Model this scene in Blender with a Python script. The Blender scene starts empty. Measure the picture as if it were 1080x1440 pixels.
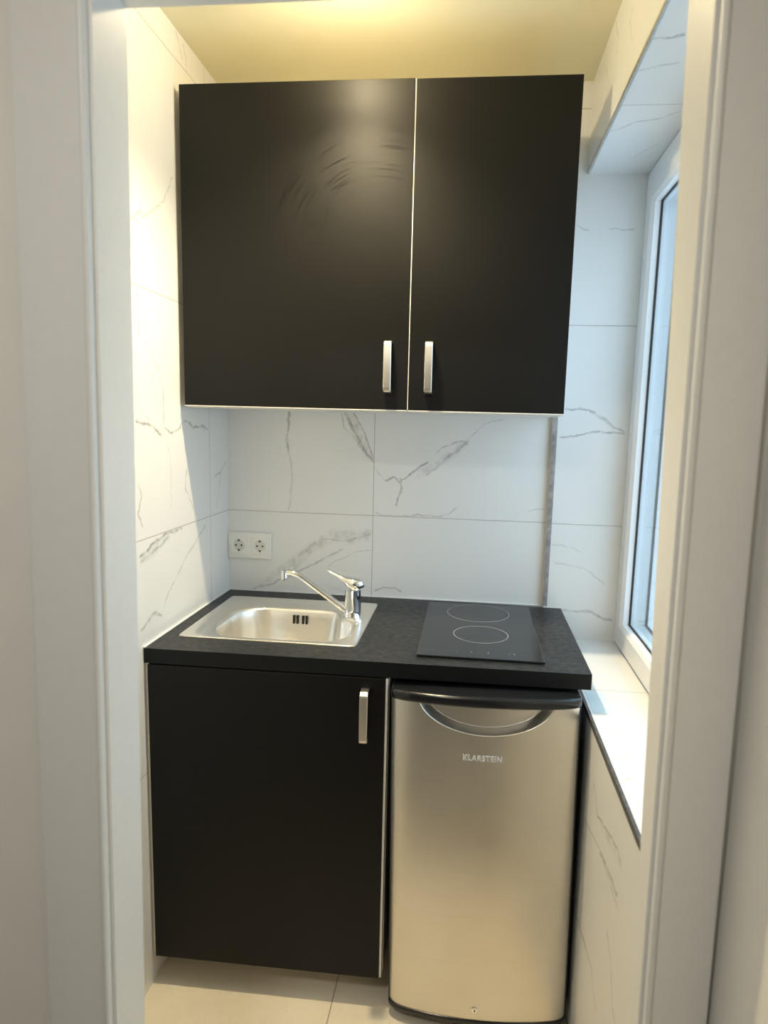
import bpy, bmesh, math, random
from mathutils import Vector, Matrix

random.seed(7)
SC = bpy.context.scene
COL = SC.collection
PI = math.pi

# ------------------------------------------------------------------ camera
cam_d = bpy.data.cameras.new('camera')
cam = bpy.data.objects.new('camera', cam_d)
COL.objects.link(cam)
SC.camera = cam
F_PX, P_X, P_Y = 942.85, 561.5, 729.86
CAM_POS = Vector((0.785, -2.1137, 1.4979))
YAW, PITCH, ROLL = 0.1036, -0.1446, 0.0262
_f = Vector((-math.sin(YAW) * math.cos(PITCH), math.cos(YAW) * math.cos(PITCH), math.sin(PITCH)))
_r = Vector((math.cos(YAW), math.sin(YAW), 0))
_u = _r.cross(_f)
_c, _s = math.cos(ROLL), math.sin(ROLL)
_R, _U = _c * _r + _s * _u, -_s * _r + _c * _u
cam.matrix_world = Matrix(((_R.x, _U.x, -_f.x, CAM_POS.x), (_R.y, _U.y, -_f.y, CAM_POS.y),
                           (_R.z, _U.z, -_f.z, CAM_POS.z), (0, 0, 0, 1)))
cam_d.sensor_fit = 'VERTICAL'
cam_d.sensor_height = 36.0
cam_d.lens = F_PX / 1440 * 36.0
cam_d.shift_x = -(P_X - 540) / 1440
cam_d.shift_y = (P_Y - 720) / 1440
cam_d.clip_start = 0.02
cam_d.dof.use_dof = True
cam_d.dof.focus_distance = 1.95
cam_d.dof.aperture_fstop = 3.6

# ------------------------------------------------------------------ exposure, sky and lights
SC.view_settings.view_transform = 'Standard'
SC.view_settings.look = 'None'
SC.view_settings.exposure = 1.0
SC.view_settings.gamma = 1.0
SC.view_settings.use_curve_mapping = False

wd = bpy.data.worlds.new('sky')
SC.world = wd
wd.use_nodes = True
_nt = wd.node_tree
_nt.nodes.clear()
_tc = _nt.nodes.new('ShaderNodeTexCoord')
_sp = _nt.nodes.new('ShaderNodeSeparateXYZ')
_rp = _nt.nodes.new('ShaderNodeValToRGB')
_bg = _nt.nodes.new('ShaderNodeBackground')
_wo = _nt.nodes.new('ShaderNodeOutputWorld')
_nt.links.new(_tc.outputs['Generated'], _sp.inputs[0])
_nt.links.new(_sp.outputs['Z'], _rp.inputs[0])
_nt.links.new(_rp.outputs[0], _bg.inputs[0])
_nt.links.new(_bg.outputs[0], _wo.inputs[0])
_rp.color_ramp.elements[0].position = 0.0
_rp.color_ramp.elements[0].color = (0.66, 0.71, 0.78, 1)
_rp.color_ramp.elements[1].position = 0.6
_rp.color_ramp.elements[1].color = (0.78, 0.88, 0.98, 1)
_bg.inputs[1].default_value = 2.25

def area(name, loc, rot, sx, sy, power, colr, shape='RECTANGLE'):
    d = bpy.data.lights.new(name, 'AREA')
    d.shape = shape
    d.size = sx
    d.size_y = sy
    d.energy = power
    d.color = colr
    o = bpy.data.objects.new(name, d)
    o.location = loc
    o.rotation_euler = rot
    COL.objects.link(o)
    return o

# sky portal in the window opening (only guides sampling of the sky, gives no light)
_p = area('window_portal', (1.36, -0.57, 1.52), (0, PI / 2, 0), 1.4, 1.1, 1.0, (1, 1, 1))
_p.data.cycles.is_portal = True
# the room's ceiling lamp is a small bulb, built further down; its strength and place:
LAMP = Vector((0.46, -0.615, 2.400))
BULB = 200.0
LAMP_COL = [1.0, 0.82, 0.51]
_d = bpy.data.lights.new('added_down_beam', 'SPOT')  # extra spot added under the bulb to strengthen its downward light
_d.energy = 46.0
_d.color = LAMP_COL
_d.spot_size = math.radians(128)
_d.spot_blend = 1.0
_d.shadow_soft_size = 0.028
_o = bpy.data.objects.new('added_down_beam', _d)
_o.location = LAMP - Vector((0, 0, 0.030))
COL.objects.link(_o)
# unseen lamp added behind the camera to light the hallway and door casing
area('added_hall_light', (0.25, -2.40, 2.43), (0, 0, 0), 0.3, 0.3, 7.0, (1.0, 0.97, 0.90), 'DISK')

# ------------------------------------------------------------------ helpers
def world_off(p):
    v = Vector((0, 0, 0))
    while p is not None:
        v += p.location
        p = p.parent
    return v

def obj(name, bm, mat, parent=None, smooth=False, angle=None):
    """link a bmesh given in world coordinates as ONE mesh object"""
    off = world_off(parent)
    if off.length:
        bmesh.ops.translate(bm, verts=bm.verts[:], vec=-off)
    me = bpy.data.meshes.new(name)
    bm.normal_update()
    bm.to_mesh(me)
    bm.free()
    for m in (mat if isinstance(mat, (list, tuple)) else [mat]):
        me.materials.append(m)
    if smooth:
        for p in me.polygons:
            p.use_smooth = True
        if angle:
            me.set_sharp_from_angle(angle=math.radians(angle))
    o = bpy.data.objects.new(name, me)
    COL.objects.link(o)
    if parent is not None:
        o.parent = parent
    return o

def thing(name, label, cat, loc, group=None):
    o = bpy.data.objects.new(name, None)
    o.empty_display_size = 0.05
    o.location = loc
    COL.objects.link(o)
    o['label'] = label
    o['category'] = cat
    if group:
        o['group'] = group
    return o

def struct(name, bm, mat, parent=None, **k):
    o = obj(name, bm, mat, parent, **k)
    if parent is None:
        o['kind'] = 'structure'
    return o

def box(bm, x0, x1, y0, y1, z0, z1, bev=0.0, seg=2, mi=0):
    v = [bm.verts.new(p) for p in ((x0, y0, z0), (x1, y0, z0), (x1, y1, z0), (x0, y1, z0),
                                   (x0, y0, z1), (x1, y0, z1), (x1, y1, z1), (x0, y1, z1))]
    fs = [bm.faces.new([v[i] for i in q]) for q in
          ((0, 3, 2, 1), (4, 5, 6, 7), (0, 1, 5, 4), (1, 2, 6, 5), (2, 3, 7, 6), (3, 0, 4, 7))]
    for f in fs:
        f.material_index = mi
    if bev:
        es = set(e for f in fs for e in f.edges)
        bmesh.ops.bevel(bm, geom=list(es), offset=bev, segments=seg, profile=0.6, affect='EDGES')
    return bm

def hexa(bm, lo, hi):
    """solid between two quads of four points each (same winding)"""
    a = [bm.verts.new(p) for p in lo]
    b = [bm.verts.new(p) for p in hi]
    bm.faces.new(a[::-1])
    bm.faces.new(b)
    for i in range(4):
        j = (i + 1) % 4
        bm.faces.new((a[i], a[j], b[j], b[i]))
    bmesh.ops.recalc_face_normals(bm, faces=bm.faces[:])
    return bm

def B(*a, **k):
    return box(bmesh.new(), *a, **k)

def loft(bm, loops, closed=True, cap0=True, cap1=True):
    rows = [[bm.verts.new(p) for p in lp] for lp in loops]
    n = len(rows[0])
    for a, b in zip(rows, rows[1:]):
        for i in range(n if closed else n - 1):
            j = (i + 1) % n
            bm.faces.new((a[i], a[j], b[j], b[i]))
    if cap0 and closed:
        bm.faces.new(rows[0][::-1])
    if cap1 and closed:
        bm.faces.new(rows[-1])
    return rows

def tube(bm, pts, radii, n=20, sq=1.0):
    """tube through points; radii: (across, up) pairs or numbers"""
    pts = [Vector(p) for p in pts]
    loops = []
    for i, p in enumerate(pts):
        t = (pts[min(i + 1, len(pts) - 1)] - pts[max(i - 1, 0)]).normalized()
        side = t.cross(Vector((0, 0, 1)))
        if side.length < 1e-4:
            side = Vector((0, 1, 0))
        side.normalize()
        up = side.cross(t).normalized()
        r = radii[i] if isinstance(radii, list) else radii
        ra, rb = r if isinstance(r, tuple) else (r, r)
        loops.append([p + side * ra * math.cos(2 * PI * k / n) + up * rb * math.sin(2 * PI * k / n) for k in range(n)])
    loft(bm, loops)
    bmesh.ops.recalc_face_normals(bm, faces=bm.faces[:])
    return bm

def lathe(bm, prof, c, axis='Z', n=40, cap0=True, cap1=True):
    c = Vector(c)
    loops = []
    for r, h in prof:
        lp = []
        for k in range(n):
            a = 2 * PI * k / n
            if axis == 'Z':
                lp.append(c + Vector((r * math.cos(a), r * math.sin(a), h)))
            else:                       # axis -Y : h grows towards the viewer
                lp.append(c + Vector((r * math.cos(a), -h, r * math.sin(a))))
        loops.append(lp)
    loft(bm, loops, True, cap0, cap1)
    bmesh.ops.recalc_face_normals(bm, faces=bm.faces[:])
    return bm

def smooth_path(pts, n=6):
    """Catmull-Rom through the points"""
    P = [Vector(p) for p in pts]
    out = []
    for i in range(len(P) - 1):
        p0, p1, p2, p3 = P[max(i - 1, 0)], P[i], P[i + 1], P[min(i + 2, len(P) - 1)]
        for k in range(n):
            t = k / n
            out.append(0.5 * ((2 * p1) + (-p0 + p2) * t + (2 * p0 - 5 * p1 + 4 * p2 - p3) * t * t + (-p0 + 3 * p1 - 3 * p2 + p3) * t ** 3))
    out.append(P[-1])
    return out

# ------------------------------------------------------------------ materials
class NT:
    def __init__(self, name):
        self.m = bpy.data.materials.new(name)
        self.m.use_nodes = True
        self.t = self.m.node_tree
        self.b = self.t.nodes['Principled BSDF']
    def n(self, kind, **k):
        x = self.t.nodes.new(kind)
        for a, v in k.items():
            setattr(x, a, v)
        return x
    def lk(self, a, b):
        self.t.links.new(a, b)
    def inp(self, sock, v):
        if hasattr(v, 'is_output') or isinstance(v, bpy.types.NodeSocket):
            self.lk(v, sock)
        else:
            sock.default_value = v
    def math(self, op, a, b=None, c=None, clamp=False):
        x = self.n('ShaderNodeMath', operation=op, use_clamp=clamp)
        self.inp(x.inputs[0], a)
        if b is not None:
            self.inp(x.inputs[1], b)
        if c is not None:
            self.inp(x.inputs[2], c)
        return x.outputs[0]
    def mr(self, v, a, b, c, d, kind='LINEAR'):
        x = self.n('ShaderNodeMapRange', interpolation_type=kind)
        self.inp(x.inputs['Value'], v)
        for s, q in zip(('From Min', 'From Max', 'To Min', 'To Max'), (a, b, c, d)):
            self.inp(x.inputs[s], q)
        return x.outputs['Result']
    def pos(self):
        return self.n('ShaderNodeNewGeometry').outputs['Position']
    def xyz(self, v):
        s = self.n('ShaderNodeSeparateXYZ')
        self.lk(v, s.inputs[0])
        return s.outputs
    def noise(self, scale, vec=None, detail=3.0, rough=0.55):
        x = self.n('ShaderNodeTexNoise')
        x.inputs['Scale'].default_value = scale
        x.inputs['Detail'].default_value = detail
        x.inputs['Roughness'].default_value = rough
        self.lk(vec if vec is not None else self.pos(), x.inputs['Vector'])
        return x
    def stretch(self, sx, sy, sz, vec=None):
        x = self.n('ShaderNodeMapping')
        x.inputs['Scale'].default_value = (sx, sy, sz)
        self.lk(vec if vec is not None else self.pos(), x.inputs['Vector'])
        return x.outputs[0]
    def mix(self, f, a, b):
        x = self.n('ShaderNodeMix', data_type='RGBA')
        self.inp(x.inputs[0], f)
        for s, v in ((x.inputs[6], a), (x.inputs[7], b)):
            if isinstance(v, tuple):
                s.default_value = (v[0], v[1], v[2], 1)
            else:
                self.lk(v, s)
        return x.outputs[2]
    def curve(self, t, pts):
        x = self.n('ShaderNodeFloatCurve')
        c = x.mapping.curves[0]
        while len(c.points) > 2:
            c.points.remove(c.points[1])
        c.points[0].location = pts[0]
        c.points[1].location = pts[-1]
        for p in pts[1:-1]:
            c.points.new(*p)
        for p in c.points:
            p.handle_type = 'VECTOR'
        x.mapping.update()
        self.lk(t, x.inputs['Value'])
        return x.outputs[0]
    def bump(self, h, strength, dist=0.001):
        x = self.n('ShaderNodeBump')
        x.inputs['Strength'].default_value = strength
        x.inputs['Distance'].default_value = dist
        self.lk(h, x.inputs['Height'])
        self.lk(x.outputs[0], self.b.inputs['Normal'])

def simple(name, col, rough=0.5, metal=0.0, spec=0.5, nscale=0, namp=0.0, bump=0.0, coat=0.0):
    g = NT(name)
    b = g.b
    b.inputs['Base Color'].default_value = (*col, 1)
    b.inputs['Roughness'].default_value = rough
    b.inputs['Metallic'].default_value = metal
    b.inputs['Specular IOR Level'].default_value = spec
    b.inputs['Coat Weight'].default_value = coat
    b.inputs['Coat Roughness'].default_value = 0.1
    if nscale:
        nz = g.noise(nscale)
        k = g.mr(nz.outputs[0], 0.3, 0.7, 1 - namp, 1 + namp)
        mx = g.n('ShaderNodeVectorMath', operation='SCALE')
        mx.inputs[0].default_value = col
        g.lk(k, mx.inputs['Scale'])
        g.lk(mx.outputs[0], b.inputs['Base Color'])
        if bump:
            g.bump(nz.outputs[0], bump)
    return g.m

def tile_mat(name, ij, ji, jj, veins, base=(0.79, 0.79, 0.78), rough=0.28, vein=(0.20, 0.19, 0.185), wob=0.012, joint=(0.50, 0.48, 0.45)):
    """marble-look porcelain tiles: joints at given coordinates, veins along given polylines"""
    g = NT(name)
    P = g.pos()
    S = g.xyz(P)
    U, W = S[ij[0]], S[ij[1]]
    wz = g.noise(26.0, P, 4.0, 0.65)
    cs = g.n('ShaderNodeSeparateColor')
    g.lk(wz.outputs['Color'], cs.inputs[0])
    u = g.math('MULTIPLY_ADD', g.math('SUBTRACT', cs.outputs[0], 0.5), wob * 2, U)
    w = g.math('MULTIPLY_ADD', g.math('SUBTRACT', cs.outputs[1], 0.5), wob * 2, W)
    brk = g.mr(g.noise(38.0, P, 3.0, 0.6).outputs[0], 0.33, 0.6, 0.25, 1.0)
    fine = g.mr(g.noise(34.0, P, 5.0, 0.6).outputs[0], 0.40, 0.66, 0.12, 1.0)
    cloud = g.mr(g.noise(3.2, P, 5.0, 0.6).outputs[0], 0.35, 0.72, 0.0, 1.0)
    tot = None
    for wd_mm, st, pts in veins:
        r0 = max(p[0] for p in pts) - min(p[0] for p in pts)
        r1 = max(p[1] for p in pts) - min(p[1] for p in pts)
        a = 0 if r0 >= r1 else 1
        q = sorted([(p[a], p[1 - a]) for p in pts])
        keep = [q[0]]
        for p in q[1:]:
            if p[0] - keep[-1][0] > 0.004:
                keep.append(p)
        q = keep
        if len(q) < 2:
            continue
        a0, a1 = q[0][0], q[-1][0]
        lo, hi = min(p[1] for p in q) - 0.01, max(p[1] for p in q) + 0.01
        m, o = (u, w) if a == 0 else (w, u)
        t = g.mr(m, a0, a1, 0.0, 1.0)
        f = g.curve(t, [((p[0] - a0) / (a1 - a0), (p[1] - lo) / (hi - lo)) for p in q])
        c = g.math('MULTIPLY_ADD', f, hi - lo, lo)
        d = g.math('ABSOLUTE', g.math('SUBTRACT', o, c))
        half = wd_mm * 0.001
        if wd_mm >= 14:
            st_tex = g.math('MULTIPLY', g.mr(d, half * 0.2, half, st, 0.0, 'SMOOTHSTEP'), fine)
        else:
            st_tex = g.mr(d, half * 0.10, half, st, 0.0, 'SMOOTHSTEP')
        e = g.math('MULTIPLY', g.mr(t, 0.0, 0.03, 0.0, 1.0), g.mr(t, 0.97, 1.0, 1.0, 0.0))
        k = g.math('MULTIPLY', st_tex, e)
        tot = k if tot is None else g.math('MAXIMUM', tot, k)
    colr = g.mix(g.math('MULTIPLY', cloud, 0.10), base, (base[0] * 0.78, base[1] * 0.79, base[2] * 0.81))
    if tot is not None:
        colr = g.mix(g.math('MULTIPLY', tot, brk), colr, vein)
    jm = None
    for cc, lst in ((U, ji), (W, jj)):
        for v in lst:
            k = g.mr(g.math('ABSOLUTE', g.math('SUBTRACT', cc, v)), 0.0008, 0.0018, 1.0, 0.0)
            jm = k if jm is None else g.math('MAXIMUM', jm, k)
    if jm is not None:
        colr = g.mix(jm, colr, joint)
        g.bump(g.math('SUBTRACT', 1.0, jm), 0.4, 0.001)
    g.lk(colr, g.b.inputs['Base Color'])
    g.b.inputs['Roughness'].default_value = rough
    return g.m

VEINS_LEFT = [
    (4, 0.55, [(-0.5768, 1.7842), (-0.5743, 1.6886), (-0.5148, 1.6509), (-0.4723, 1.6031), (-0.4551, 1.5583), (-0.4519, 1.4706)]),
    (6, 0.75, [(-0.6021, 1.4844), (-0.5361, 1.4743), (-0.4958, 1.4584), (-0.4672, 1.4473)]),
    (5, 0.7, [(-0.4612, 1.4472), (-0.4521, 1.467), (-0.4116, 1.45), (-0.3541, 1.4664), (-0.3371, 1.4894)]),
    (6, 0.75, [(-0.337, 1.4913), (-0.2743, 1.4659), (-0.1977, 1.4696), (-0.1604, 1.4589)]),
    (3, 0.5, [(-0.5992, 1.5304), (-0.5666, 1.503), (-0.5284, 1.4812)]),
    (3, 0.3, [(-0.445, 1.4469), (-0.4192, 1.387), (-0.4223, 1.2458)]),
    (4, 0.55, [(-0.318, 1.3522), (-0.3302, 1.2937), (-0.2937, 1.2535), (-0.2707, 1.2115)]),
    (5, 0.6, [(-0.6013, 1.3339), (-0.5825, 1.2996), (-0.5987, 1.2636), (-0.5797, 1.228)]),
    (5, 0.55, [(-0.0097, 1.3616), (-0.067, 1.3243), (-0.1149, 1.3145)]),
    (4, 0.35, [(-0.0674, 1.3108), (-0.0811, 1.2669), (-0.1068, 1.2136)]),
    (7, 0.8, [(-0.6053, 1.1556), (-0.5233, 1.1793), (-0.4588, 1.1924), (-0.3538, 1.1912)]),
    (20, 0.55, [(-0.6024, 1.1463), (-0.5243, 1.1612), (-0.4718, 1.1795), (-0.4296, 1.1876)]),
    (6, 0.6, [(-0.5992, 1.1404), (-0.5323, 1.1555), (-0.4723, 1.1702), (-0.4382, 1.1852)]),
    (4, 0.5, [(-0.188, 1.1763), (-0.3442, 1.0988), (-0.4682, 1.017), (-0.4908, 0.9809)]),
    (7, 0.6, [(-0.4908, 0.9809), (-0.5219, 0.9975), (-0.5413, 0.9993), (-0.5799, 0.9831), (-0.6059, 0.9731)]),
    (6, 0.5, [(-0.5902, 1.9365), (-0.5489, 1.9639), (-0.5395, 1.951), (-0.4844, 1.9862), (-0.4257, 2.0237), (-0.3693, 2.1028)]),
    (4, 0.4, [(-0.5902, 1.9365), (-0.5572, 1.9381), (-0.5305, 1.9282)]),
    (5, 0.5, [(-0.3346, 2.4593), (-0.315, 2.433), (-0.2947, 2.4095)]),
    (5, 0.5, [(-0.2926, 2.4528), (-0.2764, 2.427), (-0.2692, 2.391)]),
    (3, 0.35, [(-0.4959, 1.7861), (-0.5241, 1.7399), (-0.545, 1.6874)]),
]
VEINS_BACK = [
    (6, 0.55, [(0.2043, 1.5236), (0.1964, 1.4206), (0.207, 1.3768)]),
    (5, 0.3, [(0.207, 1.3768), (0.2142, 1.3221), (0.2051, 1.199)]),
    (10, 0.7, [(0.3836, 1.5235), (0.4236, 1.4488), (0.4471, 1.4068), (0.4754, 1.3649)]),
    (16, 0.45, [(0.395, 1.5238), (0.4301, 1.4668), (0.4491, 1.4226), (0.4752, 1.3717)]),
    (5, 0.7, [(0.4109, 1.5241), (0.4461, 1.4606), (0.475, 1.3807)]),
    (4, 0.5, [(0.3722, 1.5232), (0.382, 1.4745), (0.4122, 1.4462), (0.4379, 1.4111)]),
    (6, 0.7, [(0.5153, 1.3108), (0.5424, 1.322), (0.5633, 1.3068), (0.6009, 1.3409), (0.6539, 1.3752)]),
    (5, 0.65, [(0.5629, 1.3227), (0.5705, 1.2912), (0.5493, 1.2288)]),
    (6, 0.45, [(0.6451, 1.3323), (0.6749, 1.3512), (0.6986, 1.3766), (0.7505, 1.416)]),
    (11, 0.6, [(0.6986, 1.3766), (0.7245, 1.3997), (0.7505, 1.416), (0.7758, 1.4477)]),
    (22, 0.45, [(0.6147, 1.3335), (0.6745, 1.3624), (0.7354, 1.4067), (0.7822, 1.4522)]),
    (4, 0.55, [(0.6755, 1.3982), (0.6904, 1.4186), (0.7167, 1.4305), (0.7694, 1.4431)]),
    (4, 0.3, [(0.7758, 1.4477), (0.8198, 1.4971), (0.8823, 1.5139)]),
    (4, 0.4, [(0.4832, 1.2055), (0.5387, 1.1962), (0.6276, 1.2045), (0.7047, 1.203), (0.7575, 1.237)]),
    (4, 0.25, [(0.4778, 1.356), (0.5013, 1.3273), (0.5153, 1.3119)]),
    (20, 0.5, [(0.0992, 0.9416), (0.1791, 1.0036), (0.2365, 1.0542), (0.3167, 1.1146)]),
    (30, 0.4, [(0.2127, 1.0077), (0.2839, 1.0825), (0.3542, 1.128), (0.4245, 1.1194), (0.48, 1.1382)]),
    (5, 0.5, [(0.1888, 0.9873), (0.2365, 1.0542), (0.3167, 1.1146), (0.385, 1.1059), (0.48, 1.1382)]),
    (6, 0.45, [(0.0552, 0.9271), (0.1453, 0.9513), (0.2937, 1.0331), (0.3853, 1.0824)]),
    (3, 0.35, [(0.3294, 1.023), (0.4183, 1.0722), (0.481, 1.0869)]),
    (5, 0.6, [(0.4885, 0.9502), (0.5326, 0.9644), (0.5561, 0.9609), (0.5773, 0.9478)]),
    (4, 0.3, [(0.9709, 1.2297), (1.023, 1.2385)]),
]
VEINS_REVEAL = [
    (5, 0.65, [(1.0615, 1.544), (1.1053, 1.5514), (1.1371, 1.5479), (1.1593, 1.5294), (1.181, 1.5172), (1.2086, 1.4966), (1.244, 1.4838)]),
    (9, 0.5, [(1.1329, 1.5478), (1.1591, 1.5315), (1.181, 1.5172), (1.2087, 1.4945)]),
    (5, 0.6, [(1.0493, 1.4644), (1.0896, 1.4656), (1.1311, 1.4775), (1.1769, 1.4851), (1.2445, 1.4763)]),
    (6, 0.55, [(1.0836, 0.922), (1.1389, 0.917), (1.1781, 0.9216), (1.2051, 0.9092), (1.2231, 0.9011), (1.2495, 0.898)]),
    (5, 0.25, [(1.0494, 1.1317), (1.1041, 1.1252), (1.1377, 1.1087)]),
    (5, 0.25, [(1.0526, 1.0753), (1.1518, 1.0574), (1.2199, 1.0109)]),
    (4, 0.35, [(1.0661, 2.0743), (1.0829, 2.0664), (1.0994, 2.0624)]),
    (4, 0.35, [(1.1535, 2.0681), (1.1941, 2.0621), (1.2295, 2.0698)]),
]
VEINS_PARAPET = [
    (5, 0.65, [(-0.6686, 0.7162), (-0.6906, 0.7049), (-0.7375, 0.6711), (-0.8228, 0.6946), (-0.9343, 0.7208), (-0.9645, 0.7022)]),
    (7, 0.6, [(-0.7822, 0.6167), (-0.8457, 0.6307), (-0.9052, 0.6387), (-0.95, 0.6385)]),
    (6, 0.65, [(-0.8968, 0.5275), (-0.9423, 0.495), (-0.9774, 0.4319), (-1.0123, 0.421)]),
    (6, 0.65, [(-0.6055, 0.3213), (-0.6811, 0.3312), (-0.7833, 0.3471), (-0.8575, 0.307)]),
    (4, 0.5, [(-0.6065, 0.5807), (-0.7803, 0.6219), (-0.967, 0.6244)]),
    (14, 0.3, [(-0.7773, 0.6733), (-0.9152, 0.7034), (-0.9607, 0.7136)]),
]
VEINS_SILL = [
    (5, 0.35, [(1.0922, -0.8054), (1.1158, -0.7929), (1.1404, -0.7712)]),
    (5, 0.35, [(1.0923, -0.8843), (1.105, -0.8746), (1.1198, -0.8618)]),
    (4, 0.25, [(1.0952, -0.6753), (1.1347, -0.6689), (1.1706, -0.6455)]),
]
VEINS_SOFFIT = [
    (7, 0.7, [(1.0866, -0.7105), (1.1184, -0.7064), (1.146, -0.7163)]),
    (6, 0.45, [(1.0679, -0.2673), (1.0929, -0.2996), (1.1467, -0.3526), (1.1978, -0.3691), (1.2293, -0.404)]),
    (5, 0.35, [(1.0848, -0.585), (1.1203, -0.5998), (1.1631, -0.6191)]),
    (5, 0.25, [(1.1327, -0.117), (1.1862, -0.13), (1.2334, -0.2303)]),
]
VEINS_BULK = [
    (6, 0.5, [(-0.3119, 2.4581), (-0.3645, 2.3965), (-0.3443, 2.3639)]),
    (6, 0.4, [(-0.5108, 2.3785), (-0.4901, 2.3622), (-0.5298, 2.2998)]),
    (5, 0.4, [(-0.2056, 2.4157), (-0.2703, 2.3357), (-0.2267, 2.3054)]),
]


Z1, Z2, Z3 = 1.7937, 1.1958, 2.3917
M_tile_left = tile_mat('marble tile left wall', (1, 2), [-0.1535], [0.598, Z2, Z1, Z3], VEINS_LEFT)
M_tile_back = tile_mat('marble tile back wall', (0, 2), [0.4799], [0.598, Z2, Z1, Z3], VEINS_BACK)
M_tile_reveal = tile_mat('marble tile window return', (0, 2), [], [0.598, Z2, Z1, Z3], VEINS_REVEAL)
M_tile_parapet = tile_mat('marble tile right wall', (1, 2), [], [], VEINS_PARAPET + VEINS_BULK)
M_tile_sill = tile_mat('marble tile sill', (0, 1), [], [-0.4285], VEINS_SILL, rough=0.16)
M_tile_soffit = tile_mat('marble tile soffit', (0, 1), [], [-0.438], VEINS_SOFFIT)

M_paint_ceiling = simple('ceiling paint', (0.88, 0.82, 0.58), 0.9, spec=0.2, nscale=5, namp=0.02)
M_paint_frame = simple('white gloss paint', (0.82, 0.815, 0.79), 0.34, nscale=60, namp=0.012, bump=0.10)
M_paint_hall = simple('hallway paint', (0.80, 0.78, 0.73), 0.8, spec=0.25, nscale=8, namp=0.02)
M_hall_dark = simple('grey brown hallway finish', (0.27, 0.255, 0.235), 0.6, nscale=8, namp=0.05)
M_plastic_white = simple('white window plastic', (0.83, 0.84, 0.85), 0.28)
M_socket = simple('white socket plastic', (0.84, 0.83, 0.79), 0.3)
M_socket_cup = simple('white socket cup plastic', (0.70, 0.69, 0.64), 0.35)
M_dark = simple('dark hole', (0.008, 0.008, 0.008), 0.6)
M_gasket = simple('black rubber', (0.02, 0.022, 0.025), 0.6)
M_melamine = simple('pale melamine', (0.72, 0.70, 0.65), 0.45)
M_seal = simple('white silicone', (0.86, 0.86, 0.83), 0.4)
M_alu = simple('satin aluminium', (0.62, 0.60, 0.56), 0.32, metal=1.0, nscale=40, namp=0.1)
M_trimdark = simple('dark edge profile', (0.13, 0.12, 0.115), 0.4, metal=0.6, nscale=60, namp=0.3)
M_trimgrey = simple('worn grey edge profile', (0.34, 0.32, 0.31), 0.45, metal=0.4, nscale=45, namp=0.3)
M_chrome = simple('chrome', (0.86, 0.86, 0.86), 0.06, metal=1.0)
M_handle = simple('brushed nickel', (0.78, 0.74, 0.66), 0.33, metal=1.0)
M_letter = simple('silver letter enamel', (0.80, 0.80, 0.78), 0.3)
M_fridge_black = simple('gloss black plastic', (0.010, 0.011, 0.013), 0.16)
M_fridge_body = simple('black enamelled steel', (0.012, 0.012, 0.013), 0.4)
M_sill_patch = simple('pale blue patch', (0.66, 0.78, 0.82), 0.3)

def black_door():
    g = NT('matt black lacquer')
    P = g.pos()
    S = g.xyz(P)
    g.b.inputs['Base Color'].default_value = (0.003, 0.003, 0.0028, 1)
    # wiping marks: arcs about a point low on the left door
    dx = g.math('SUBTRACT', S[0], 0.53)
    dz = g.math('SUBTRACT', S[2], 1.93)
    rr = g.math('SQRT', g.math('ADD', g.math('MULTIPLY', dx, dx), g.math('MULTIPLY', dz, dz)))
    an = g.math('ARCTAN2', dz, dx)
    cv = g.n('ShaderNodeCombineXYZ')
    g.lk(g.math('MULTIPLY', rr, 210.0), cv.inputs[0])
    g.lk(g.math('MULTIPLY', an, 1.7), cv.inputs[1])
    st = g.noise(1.0, cv.outputs[0], 2.0, 0.5)
    band = g.math('MULTIPLY', g.mr(rr, 0.13, 0.18, 0.0, 1.0), g.mr(rr, 0.29, 0.36, 1.0, 0.0))
    blot = g.mr(g.noise(9.0, P, 3.0, 0.6).outputs[0], 0.36, 0.52, 0.0, 1.0)
    hi = g.math('MULTIPLY', g.mr(S[2], 1.93, 2.0, 0.0, 1.0), g.mr(S[0], 0.58, 0.62, 1.0, 0.0))
    marks = g.math('MULTIPLY', g.math('MULTIPLY', g.mr(st.outputs[0], 0.55, 0.63, 0.0, 1.0), band), g.math('MULTIPLY', blot, hi))
    big = g.mr(g.noise(4.0, P, 3.0).outputs[0], 0.3, 0.7, -0.02, 0.02)
    g.lk(g.math('ADD', g.math('MULTIPLY_ADD', marks, -0.16, 0.44), big), g.b.inputs['Roughness'])
    g.b.inputs['Specular IOR Level'].default_value = 0.26
    return g.m
M_door = black_door()

def worktop_mat():
    g = NT('dark slate laminate')
    P = g.pos()
    a = g.noise(55.0, P, 5.0, 0.65)
    b = g.noise(7.0, P, 4.0, 0.6)
    f = g.math('MULTIPLY', g.mr(a.outputs[0], 0.35, 0.68, 0.0, 1.0), g.mr(b.outputs[0], 0.3, 0.65, 0.35, 1.0))
    g.lk(g.mix(f, (0.006, 0.0065, 0.0075), (0.031, 0.031, 0.031)), g.b.inputs['Base Color'])
    g.lk(g.mr(a.outputs[0], 0.3, 0.7, 0.50, 0.36), g.b.inputs['Roughness'])
    g.b.inputs['Specular IOR Level'].default_value = 0.34
    g.bump(a.outputs[0], 0.25, 0.001)
    return g.m
M_worktop = worktop_mat()
M_edge = simple('black laminate edge', (0.006, 0.007, 0.0075), 0.45, spec=0.22)

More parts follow.
